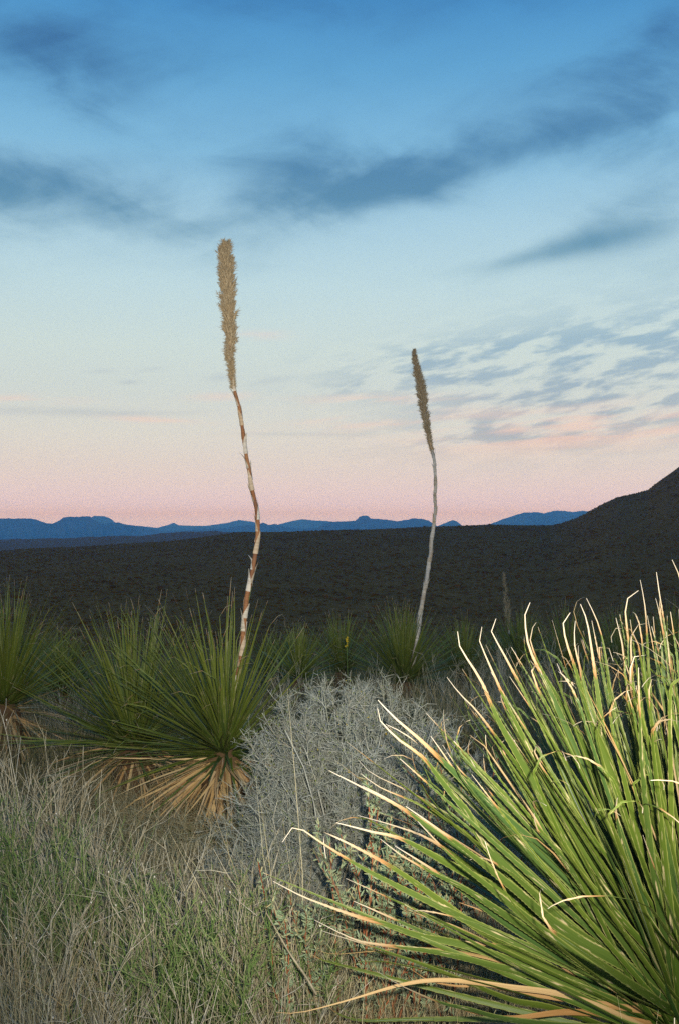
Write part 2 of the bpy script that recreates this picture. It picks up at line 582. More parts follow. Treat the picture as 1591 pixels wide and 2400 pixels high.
def ground_z(x, y):
    x = np.asarray(x, float); y = np.asarray(y, float)
    r = np.hypot(x, y); az = np.arctan2(x, y)
    c = np.interp(az, *CREST); m = np.interp(az, *MID)
    near = np.interp(r, [0, 5, 8, 12, 18, 30, 60, 95, 130], [-.10, -.10, -.16, -.45, -1.1, -2.9, -8, -12.6, -13.2])
    f = np.clip((r - 130) / 370, 0, 1)
    hill = np.clip((c - 6) / 30, 0, 1)
    slope = -13.2 + (c + 13.2) * f ** (0.95 + .35 * hill)
    back = c + (-60 - c) * np.clip((r - 500) / 800, 0, 1) ** 1.3
    g = np.clip((r - 1300) / 1200, 0, 1); g = g * g * (3 - 2 * g)
    mid = -60 + (m + 60) * g
    far = m + (-110 - m) * np.clip((r - 2500) / 1500, 0, 1)
    z = np.where(r < 130, near, np.where(r < 500, slope, np.where(r < 1300, back, np.where(r < 2500, mid, far))))
    amp = np.interp(r, [0, 8, 30, 130, 460, 700, 2500, 3000], [.02, .05, .15, .5, .45, 2, 2.2, 6])
    fr = wob(x, y, 1.1, 1) * np.minimum(amp, .12) + wob(x, y, .09, 2) * amp
    side = np.clip((np.abs(az) - 1.0) / .8, 0, 1)
    back_z = -.1 - 3.0 * np.clip(r / 200, 0, 1) - np.clip(r / 4000, 0, 1) * 100
    return z * (1 - side) + back_z * side + fr


azs = np.concatenate([np.linspace(-PI, -.60, 60, endpoint=False), np.linspace(-.60, .60, 560, endpoint=False), np.linspace(.60, PI, 60)])
rs = np.concatenate([np.geomspace(.4, 130, 90), np.linspace(132, 560, 110), np.geomspace(570, 2600, 60), np.geomspace(2700, 62000, 30)])
A, R_ = np.meshgrid(azs, rs)
gx, gy = np.sin(A) * R_, np.cos(A) * R_
gz = ground_z(gx, gy)
Vg = np.stack([gx, gy, gz], -1).reshape(-1, 3)
na, nr = len(azs), len(rs)
ii = np.arange(na * nr).reshape(nr, na)
Qg = np.stack([ii[:-1, :-1], ii[:-1, 1:], ii[1:, 1:], ii[1:, :-1]], -1).reshape(-1, 4)[:, ::-1]
Vg = np.vstack([Vg, [[0, 0, ground_z(0., 0.)]]])
Tg = np.stack([ii[0, 1:], ii[0, :-1], np.full(na - 1, len(Vg) - 1)], -1)[:, ::-1]
tag(obj('ground', mesh_np('ground', Vg, Qg, Tg, mat=M_GROUND)), kind='structure')


def mountains(name, D, pts, seed, rough):
    """range of hills at distance D; the crest follows the skyline, spurs and gullies run down its front"""
    a, z = crest_table(pts, D)
    az = np.concatenate([np.linspace(-.95, -.36, 260, endpoint=False), np.linspace(-.36, .36, 1500, endpoint=False), np.linspace(.36, .95, 260)])
    H = np.interp(az, a, z)
    r_ = np.random.default_rng(seed)
    outside = np.clip((np.abs(az) - .36) / .1, 0, 1)
    H = H + outside * (wob(az * 1000, az * 0, .02, seed) * .006 * D)
    nz = sum(np.interp(az, np.linspace(-.95, .95, k), r_.normal(size=k)) * w for k, w in ((160, .8), (420, .7), (1100, .55)))
    H = H + nz * rough * D
    base = -125.0
    fr = np.array([-.34, -.26, -.2, -.15, -.11, -.08, -.055, -.035, -.02, -.01, 0, .012, .03, .06, .09, .12]) * .8
    prof = np.interp(fr / .8, [-.34, -.15, -.05, 0, .12], [-.25, .16, .58, 1.0, -.2])
    G = base + (H - base)[None, :] * prof[:, None]
    gul = wob(az * 620, az * 0, .5, seed + 3)[None, :] * .5 + wob((az[None, :] * 1500 + fr[:, None] * 60), fr[:, None] * 80, .55, seed + 5) * .7
    amp = np.interp(fr / .8, [-.34, -.2, -.06, -.01, 0, .1], [.02, .10, .13, .03, 0, .1])[:, None]
    G = G + gul * amp * (H - base)[None, :]
    rr = D * (1 + fr)[:, None] * np.ones_like(G)
    x, y = np.sin(az)[None, :] * rr, np.cos(az)[None, :] * rr
    V = np.stack([x, y, G], -1).reshape(-1, 3)
    n, k = len(az), len(fr)
    i2 = np.arange(n * k).reshape(k, n)
    Q = np.stack([i2[:-1, :-1], i2[:-1, 1:], i2[1:, 1:], i2[1:, :-1]], -1).reshape(-1, 4)[:, ::-1]
    return tag(obj(name, mesh_np(name, V, Q, mat=M_ROCK)), kind='structure')


mountains('mountains', 9500, [(-2500, 1235), (-1200, 1205), (-500, 1225), (-200, 1214), (0, 1215), (75, 1215), (85, 1217), (110, 1227), (125, 1228),
                              (140, 1221), (150, 1213), (165, 1211), (176, 1212), (190, 1211), (212, 1210), (222, 1219), (240, 1227), (265, 1226),
                              (280, 1225), (300, 1231), (330, 1233), (355, 1240), (385, 1244), (450, 1243), (520, 1238), (565, 1232), (590, 1230),
                              (605, 1229), (617, 1224), (630, 1230), (645, 1228), (665, 1234), (700, 1238), (745, 1238), (757, 1228), (775, 1222),
                              (810, 1222), (832, 1220), (842, 1211), (850, 1208), (861, 1209), (868, 1215), (900, 1217), (930, 1221), (955, 1218),
                              (965, 1215), (985, 1215), (1005, 1221), (1022, 1233), (1030, 1234), (1100, 1237), (1600, 1238), (2200, 1215), (3500, 1225)], 5, .00022)
mountains('mountains', 11700, [(-2500, 1240), (-300, 1245), (900, 1245), (1020, 1234), (1036, 1228), (1050, 1222), (1060, 1219), (1070, 1222), (1082, 1232),
                               (1118, 1233), (1150, 1227), (1170, 1219), (1210, 1206), (1225, 1202), (1260, 1200), (1275, 1203), (1300, 1197),
                               (1320, 1197), (1340, 1200), (1365, 1197), (1385, 1200), (1410, 1204), (1500, 1210), (1800, 1222), (2600, 1215), (3500, 1235)], 8, .00018)
mountains('mountains', 14200, [(-2500, 1235), (-600, 1222), (-200, 1232), (200, 1233), (212, 1214), (222, 1209), (245, 1209), (262, 1216), (272, 1226),
                               (330, 1233), (370, 1237), (395, 1230), (408, 1225), (420, 1231), (480, 1232), (530, 1226), (560, 1219), (590, 1222),
                               (620, 1232), (650, 1230), (690, 1220), (710, 1217), (740, 1220), (765, 1221), (900, 1232), (1100, 1238), (1600, 1236), (2600, 1228), (3500, 1238)], 13, .00015)

# ------------------------------------------------------------------ the air: far things fade to blue
hz = bpy.data.materials.new('haze')
hz.use_nodes = True
ht = hz.node_tree
ht.nodes.clear()
ho = ht.nodes.new('ShaderNodeOutputMaterial')
pv = ht.nodes.new('ShaderNodeVolumePrincipled')
pv.inputs['Density Attribute'].default_value = ''
pv.inputs['Color'].default_value = (.13, .46, 1.0, 1)
pv.inputs['Absorption Color'].default_value = (1, 1, 1, 1)
pv.inputs['Density'].default_value = 1.32e-4
pv.inputs['Anisotropy'].default_value = 0.0
ht.links.new(pv.outputs[0], ho.inputs['Volume'])
x0, x1, y0, y1, z0, z1 = -22000, 22000, -400, 16500, -300, 340
hv = [(x, y, z) for z in (z0, z1) for y in (y0, y1) for x in (x0, x1)]
hq = [(0, 2, 3, 1), (4, 5, 7, 6), (0, 1, 5, 4), (2, 6, 7, 3), (0, 4, 6, 2), (1, 3, 7, 5)]
tag(obj('haze', mesh_np('haze', hv, hq, smooth=False, mat=hz)), kind='stuff')


# ------------------------------------------------------------------ scrub on the far slopes (uncountable)
def scrub():
    N = 52000
    r = 120 + 460 * rng.random(N) ** .85
    az = rng.uniform(-.42, .46, N)
    x, y = np.sin(az) * r, np.cos(az) * r
    keep = wob(x, y, .12, 31) + rng.normal(size=N) * .5 > -.35
    x, y = x[keep], y[keep]; r = r[keep]; N = len(x)
    z = ground_z(x, y)
    s = (.10 + .34 * rng.random(N) ** 2) * np.where(rng.random(N) < .04, 2.0, 1.0)
    K = 5
    ang = np.arange(K) * 2 * PI / K
    a0 = rng.uniform(0, 6.28, N)[:, None] + ang[None]
    rad = s[:, None] * rng.uniform(.7, 1.2, (N, K))
    low = np.stack([x[:, None] + np.cos(a0) * rad * .8, y[:, None] + np.sin(a0) * rad * .8, np.repeat(z[:, None] - .1, K, 1)], -1)
    up = np.stack([x[:, None] + np.cos(a0 + .3) * rad, y[:, None] + np.sin(a0 + .3) * rad, z[:, None] + s[:, None] * rng.uniform(.3, .6, (N, K))], -1)
    top = np.stack([x + rng.normal(size=N) * s * .15, y, z + s * rng.uniform(.65, 1.0, N)], -1)[:, None]
    V = np.concatenate([low, up, top], 1)
    o = (np.arange(N) * 11)[:, None]
    T = []
    for k in range(K):
        k2 = (k + 1) % K
        T += [np.concatenate([o + k, o + k2, o + 5 + k2], 1), np.concatenate([o + k, o + 5 + k2, o + 5 + k], 1), np.concatenate([o + 5 + k, o + 5 + k2, o + 10], 1)]
    var = np.zeros((N, 11, 4)); var[..., 0] = .5; var[..., 1] = rng.random(N)[:, None]
    o_ = obj('scrub', mesh_np('scrub', V.reshape(-1, 3), None, np.concatenate(T), var.reshape(-1, 4), smooth=False, mat=M_SCRUB))
    tag(o_, 'dark low scrub dotted over the unlit desert slope behind the plants', 'scrub', kind='stuff')


scrub()


# ------------------------------------------------------------------ sotol plants
def canon_leaves(n, seed, K=14, w0=.024, hook=.5, teeth=0.0012, dead=False, droop=(.0, .10), tips=(.70, .95), bow=.06):
    """n leaf meshes, one metre long along +Y, width along X"""
    r_ = np.random.default_rng(seed)
    out = []
    for i in range(n):
        s = 1 - (1 - np.linspace(0, 1, K)) ** 1.55
        ds = np.diff(s, prepend=0)
        dr = r_.uniform(*droop)
        bx = r_.normal() * bow
        y = s.copy(); z = -dr * s ** 2.2; x = bx * s ** 2
        hk = r_.random() < hook
        if hk:      # dry frayed tip bends over
            k0 = r_.uniform(.78, .93); th = r_.uniform(.3, 3.6) * r_.choice([-1, 1]); ph = r_.uniform(0, 6.28)
            t = np.clip((s - k0) / (1 - k0), 0, 1) ** 1.3
            lx = np.cumsum(np.sin(th * t) * ds)
            y = y - np.cumsum((1 - np.cos(th * t)) * ds)
            x = x + lx * math.cos(ph); z = z + lx * math.sin(ph)
        Pt = np.stack([x, y, z], -1)[None]
        w = w0 * r_.uniform(.8, 1.15) * np.interp(s, [0, .03, .1, .5, .8, .9, 1], [2.0, 1.6, 1.05, .82, .44, .22, .06])
        tw = r_.normal() * .5
        ang = tw * s
        side = np.stack([np.cos(ang), np.zeros(K), np.sin(ang)], -1)[None]
        tip = [-1.0] if dead else [r_.uniform(*tips)]
        if hk and not dead:
            tip = [min(tip[0], k0 - r_.uniform(.0, .05))]
        V, Q, Av, T = leaf_geo(Pt, w[None], side, .22, tip, r_.random(1), teeth)
        out.append((V, Q, Av, T))
    return out


def leaf_matrix(base, d, L, roll, wscale=1.0):
    d = d / np.linalg.norm(d)
    up = np.array([0, 0, 1.0])
    if abs(d[2]) > .97:
        up = np.array([d[0] * .3 + .2, 1, 0])
    side = np.cross(d, up); side /= np.linalg.norm(side)
    n = np.cross(side, d)
    c, s = math.cos(roll), math.sin(roll)
    sd = side * c + n * s
    nn = -side * s + n * c
    M = Matrix.Identity(4)
    for i in range(3):
        M[i][0] = sd[i] * wscale; M[i][1] = d[i] * L; M[i][2] = nn[i] * L; M[i][3] = base[i]
    return M


def np_m(M):
    return np.array([[M[i][j] for j in range(4)] for i in range(4)])


CANON = {}


def canon(key, **kw):
    if key not in CANON:
        geo = canon_leaves(**kw)
        mat = kw_mat[key]
        CANON[key] = (geo, [mesh_np('leaf', g[0], g[1], g[3], g[2], mat=mat) for g in geo])
    return CANON[key]


kw_mat = {'near': M_LEAF, 'near_dead': M_LEAF, 'mid': M_LEAF_D, 'mid_dead': M_LEAF_D}


def put_leaves(root, key, specs, kw, separate=300, name='leaf', stuff_label=None):
    """specs: list of (base, dir, L, roll, wscale) in the root's own space"""
    geo, meshes = canon(key, **kw)
    Vs, Qs, Ts, As, o = [], [], [], [], 0
    for i, (b, d, L, roll, ws) in enumerate(specs):
        M = leaf_matrix(b, d, L, roll, ws)
        k = int(rng.integers(len(meshes)))
        if i < separate:
            lf = bpy.data.objects.new(name, meshes[k])
            lf.matrix_local = M
            COL.objects.link(lf)
            lf.parent = root
            lf.matrix_local = M
        else:
            V, Q, A_, T = geo[k]
            m = np_m(M)
            A_ = A_.copy(); A_[:, 1] = (A_[:, 1] + rng.random()) % 1
            Vs.append(V @ m[:3, :3].T + m[:3, 3]); Qs.append(Q + o)
            if T is not None:
                Ts.append(T + o)
            As.append(A_); o += len(V)
    if Vs:
        me = mesh_np(name, np.concatenate(Vs), np.concatenate(Qs), np.concatenate(Ts) if Ts else None, np.concatenate(As), mat=kw_mat[key])
        tag(obj(name, me, root), kind='stuff')


def rosette_dirs(n, el0, el1, az0=0, az1=360, power=1.0):
    out = []
    for i in range(n):
        f = (i + rng.random()) / n
        el = math.radians(el0 + (el1 - el0) * f ** power + rng.normal() * 3)
        az = math.radians(az0 + ((i * 137.508) % 360) / 360 * (az1 - az0) + rng.normal() * 4)
        out.append(np.array([math.cos(el) * math.sin(az), math.cos(el) * math.cos(az), math.sin(el)]))
    return out


NEAR_KW = dict(n=34, seed=3, K=18, w0=.0185, hook=.6, teeth=.0012, droop=(-.04, .10), tips=(.70, .96), bow=.05)
NDEAD_KW = dict(n=8, seed=4, K=12, w0=.0145, hook=.6, teeth=0, dead=True, droop=(.0, .30), bow=.12)
MID_KW = dict(n=26, seed=5, K=9, w0=.0145, hook=.28, teeth=0, droop=(-.03, .09), tips=(.74, .98), bow=.055)
MDEAD_KW = dict(n=10, seed=6, K=8, w0=.015, hook=.2, teeth=0, dead=True, droop=(.05, .25))


def sotol(name, C_, label, n, L, el=(2, 88), dead=0, dead_L=None, dead_el=(-45, 2), dead_az=(0, 360), separate=300, lean=(0, 0), wsc=1.0, group=None, trunk=True):
    root = empty(name, C_)
    tag(root, label, 'sotol plant', group)
    sp = []
    for d in rosette_dirs(n, el[0], el[1], power=.9):
        d = d + np.array([lean[0], lean[1], 0]) * .5
        d = nrm(d + rng.normal(size=3) * .10)
        b = d * .04 + rng.normal(size=3) * .012
        sp.append((b, d, L * rng.uniform(.76, 1.08), rng.normal() * .35, wsc))
    rng.shuffle(sp) if False else None
    put_leaves(root, 'mid', sp, MID_KW, separate)
    if dead:
        sp = []
        for d in rosette_dirs(dead, dead_el[0], dead_el[1], *dead_az):
            sp.append((d * .03 + np.array([0, 0, -.03]) + rng.normal(size=3) * .02, nrm(d + rng.normal(size=3) * .12), (dead_L or L) * rng.uniform(.7, 1.1), rng.normal() * .5, wsc))
        put_leaves(root, 'mid_dead', sp, MDEAD_KW, 260 if separate else 0, name='dead_leaf')
    if trunk:
        gz_ = float(ground_z(C_[0], C_[1])) - C_[2]
        k = 7
        zz = np.linspace(gz_ - .05, .06, k)
        Pt = np.stack([np.zeros(k), np.zeros(k), zz], -1)[None]
        Rr = np.interp(np.linspace(0, 1, k), [0, .5, .9, 1], [.10, .13, .10, .03])[None] * (L / .85)
        V, Q, A_ = tubes(Pt, Rr, 10)
        obj('trunk', mesh_np('trunk', V, Q, None, A_, mat=M_TRUNK), root)
    return root


def flower_stalk(root, pts, Y, r0, r1, head_from, head_w, stem_mat, n_bract, bract_len, dens=420, lean_y=0.0, bract_mat=None):
    """pts bottom -> top as photo pixels at distance Y; the stalk hangs together as one child of its plant"""
    o3 = np.array(root.location)
    n = 70
    W_ = np.array([P(px, py, Y + lean_y * i / len(pts)) for i, (px, py) in enumerate(pts)]) - o3
    C3 = catmull(W_, n)
    s = np.linspace(0, 1, n)
    wig = np.stack([np.interp(s, np.linspace(0, 1, 24), rng.normal(size=24)) * .0035, np.interp(s, np.linspace(0, 1, 24), rng.normal(size=24)) * .006, np.zeros(n)], -1)
    C3 = C3 + wig
    R = np.interp(s, [0, .1, head_from, 1], [r0 * 1.15, r0, r1, r1 * .3])[None]
    V, Q, A_ = tubes(C3[None], R, 8)
    A_[:, 1] = np.repeat(np.interp(s, np.linspace(0, 1, 20), rng.random(20)), 8)
    st_ = obj('flower_stalk', mesh_np('flower_stalk', V, Q, None, A_, mat=stem_mat), root)
    t = tangents(C3[None])[0]
    # papery sheathing bracts
    for i in range(n_bract):
        s0 = .03 + (head_from + .06 - .03) * (i + rng.uniform(.1, .6)) / n_bract
        ln = bract_len * rng.uniform(.65, 1.15) / np.linalg.norm(C3[-1] - C3[0])
        ka, kb = 7, 5
        az0 = i * 2.4 + rng.normal() * .35
        Vb = np.zeros((ka, kb, 3))
        flare = rng.uniform(0, .012)
        curl = rng.uniform(0, .035) if rng.random() < .45 else .004
        for a in range(ka):
            f = a / (ka - 1)
            ss = min(s0 + ln * f, 1)
            c = np.array([np.interp(ss, s, C3[:, j]) for j in range(3)])
            tt = nrm(np.array([np.interp(ss, s, t[:, j]) for j in range(3)]))
            e1 = nrm(np.cross(tt, [0, 1, .1])); e2 = np.cross(tt, e1)
            rr = np.interp(ss, s, R[0]) * 1.13 + .0012 + flare * max(0, f - .45) + curl * max(0, f - .6) ** 1.5 * 3
            half = math.radians(np.interp(f, [0, .25, .6, .8, 1], [110, 95, 50, 20, 3]))
            for b in range(kb):
                an = az0 + half * (b / (kb - 1) * 2 - 1)
                Vb[a, b] = c + (e1 * math.cos(an) + e2 * math.sin(an)) * rr
        idx = np.arange(ka * kb).reshape(ka, kb)
        Qb = np.stack([idx[:-1, :-1], idx[:-1, 1:], idx[1:, 1:], idx[1:, :-1]], -1).reshape(-1, 4)
        Ab = np.zeros((ka, kb, 4)); Ab[..., 0] = np.linspace(0, 1, ka)[:, None]; Ab[..., 1] = rng.random(); Ab[..., 3] = .5
        obj('bract', mesh_np('bract', Vb.reshape(-1, 3), Qb, None, Ab.reshape(-1, 4), mat=bract_mat or M_BRACT), st_)
    # seed head: short upswept branchlets packed round the top, with bristly capsules
    hs = head_from
    N = dens
    f = np.sort(rng.random(N)) ** .95
    ss = hs + (1 - hs) * f
    c = np.stack([np.interp(ss, s, C3[:, j]) for j in range(3)], -1)
    tt = nrm(np.stack([np.interp(ss, s, t[:, j]) for j in range(3)], -1))
    an = rng.uniform(0, 2 * PI, N)
    e1 = nrm(np.cross(tt, np.array([[0, 1, .1]]))); e2 = np.cross(tt, e1)
    rad = e1 * np.cos(an)[:, None] + e2 * np.sin(an)[:, None]
    env = np.interp(f, *head_w) * rng.uniform(.72, 1.12, N) * (1 + .16 * np.sin(f * 37 + an) + .1 * np.sin(f * 90))
    up_ = rng.uniform(.75, 1.25, N)[:, None]
    d = nrm(rad + tt * up_)
    ln = env * 1.35
    k = 5
    q = np.linspace(0, 1, k)
    Pt = c[:, None] + d[:, None] * (ln[:, None] * q)[..., None] + tt[:, None] * (ln[:, None] * q ** 2 * .25)[..., None]
    Rr = np.interp(q, [0, .3, .7, 1], [.55, 1, .7, .08])[None] * rng.uniform(.0036, .0068, N)[:, None] * (np.interp(f, *head_w) / .05 * .6 + .4)[:, None]
    g1 = tubes(Pt, Rr, 4)
    # bristles
    M_ = N * 9
    pi = rng.integers(0, N, M_)
    qi = rng.uniform(.25, 1, M_)
    b0 = Pt[pi, 0] + (Pt[pi, -1] - Pt[pi, 0]) * qi[:, None]
    bd = nrm(d[pi] + rng.normal(size=(M_, 3)) * .75)
    bl = rng.uniform(.010, .030, M_) * (head_w[1][len(head_w[1]) // 2] / .05)
    Pb = np.stack([b0, b0 + bd * bl[:, None] * .55, b0 + bd * bl[:, None]], 1)
    g2 = tubes(Pb, np.array([[.0018, .0014, .0003]]) * np.ones((M_, 1)), 3)
    V, Q, A_ = join([g1, g2])
    tag(obj('seed_head', mesh_np('seed_head', V, Q, None, A_, mat=M_SEED), st_), kind='stuff')
    return st_


def full(pts):
    k = 1591 / 1568.0
    return [(x * k, y * k) for x, y in pts]


# 1. sotol with the tall banded stalk, left of centre
CB = P(528, 1765, 6.0)
pB = sotol('sotol_plant', CB, 'green sotol with golden dead skirt, carrying the tallest brown and white banded flower stalk', 290, .93, (-8, 86),
           dead=240, dead_L=.70, dead_el=(-62, 2), separate=290, lean=(-.55, -.5))
flower_stalk(pB, [(530, 1762), (531, 1700), (542, 1640), (556, 1590), (567, 1540), (569, 1480), (577, 1420), (588, 1350), (600, 1290), (605, 1240),
                  (600, 1190), (590, 1130), (578, 1075), (570, 1010), (563, 960), (550, 910), (541, 855), (539, 800), (534, 720), (530, 640), (528, 572)],
             6.0, .0165, .010, .715, ([0, .08, .22, .35, .5, .8, .93, 1], [.005, .014, .026, .042, .053, .052, .036, .018]), M_STEM, 30, .12, 950)
# 2. its many-leaved neighbour on the left
CA = P(318, 1748, 6.5)
sotol('sotol_plant', CA, 'broad green sotol without any stalk, its leaves fanning left of the banded stalk', 295, .93, (-8, 88),
      dead=60, dead_L=.85, dead_el=(-30, 4), separate=295, lean=(-.2, -.1))
# 3. sotol cut by the left edge
CL = P(15, 1655, 7.4)
sotol('sotol_plant', CL, 'dim upright sotol cut off by the left edge of the view', 260, .86, (14, 88), dead=110, dead_L=.7, dead_el=(-60, 5), separate=250)
# 4. sotol with the white stalk
CM = P(945, 1600, 10.0)
pM = sotol('sotol_plant', CM, 'distant green sotol behind the grey bush, carrying the slim whitish flower stalk', 340, .78, (6, 88), dead=40, dead_L=.5, separate=0, wsc=1.1)
flower_stalk(pM, [(955, 1600), (962, 1575), (972, 1520), (980, 1470), (990, 1410), (1000, 1350), (1008, 1290), (1016, 1220), (1020, 1150),
                  (1017, 1090), (1008, 1040), (997, 980), (987, 920), (977, 865), (969, 822)],
             10.0, .0215, .014, .69, ([0, .1, .3, .5, .7, .88, 1], [.008, .022, .044, .056, .048, .026, .005]), M_STEM_P, 26, .16, 750)
# 5. the far brown spike
C3_ = P(1190, 1545, 21.0)
p3 = sotol('sotol_plant', C3_, 'farthest dim sotol, with a short dark olive flower spike against the slope', 200, .85, (10, 88), separate=0, wsc=1.3)
flower_stalk(p3, [(1192, 1540), (1192, 1500), (1190, 1460), (1187, 1420), (1183, 1380), (1180, 1345)],
             21.0, .03, .02, .25, ([0, .1, .4, .7, 1], [.04, .075, .07, .05, .02]), M_DIMTUFT, 4, .15, 260)

# 6. dim sotols further back
GR = 'dim unlit sotols in the brush behind'
for (px, py, Y, L, n, lab) in [
        (700, 1590, 9.3, .50, 150, 'small dim sotol between the banded stalk and the grey bush'),
        (800, 1575, 10.5, .62, 160, 'dim sotol just left of the one with the white stalk'),
        (1085, 1585, 11.5, .70, 190, 'dim sotol just right of the one with the white stalk'),
        (1225, 1575, 13.0, .85, 190, 'dim sotol below the far olive spike, behind the big plant'),
        (1330, 1580, 12.0, .85, 190, 'dim sotol behind the middle of the big plant, right of the olive spike'),
        (1450, 1585, 12.5, .92, 190, 'dim sotol behind the curled tips of the big plant'),
        (1570, 1570, 14.0, 1.0, 190, 'dim sotol behind the big plant at the right edge'),
        (150, 1625, 9.5, .62, 170, 'low dim sotol between the left edge plant and the broad fan'),
        (640, 1600, 11.5, .60, 150, 'small dim sotol just right of the banded stalk'),
        (60, 1600, 12.0, .65, 150, 'dim sotol behind the left edge plant')]:
    sotol('sotol_plant', P(px, py, Y), lab, n, L, (6, 88), separate=0, wsc=1.2, group=GR)

# 7. the big flash-lit sotol in the right foreground
CBIG = P(1640, 2432, 2.5)
big = empty('sotol_plant', CBIG)
tag(big, 'big bright green sotol with curled cream leaf tips filling the right foreground', 'sotol plant')

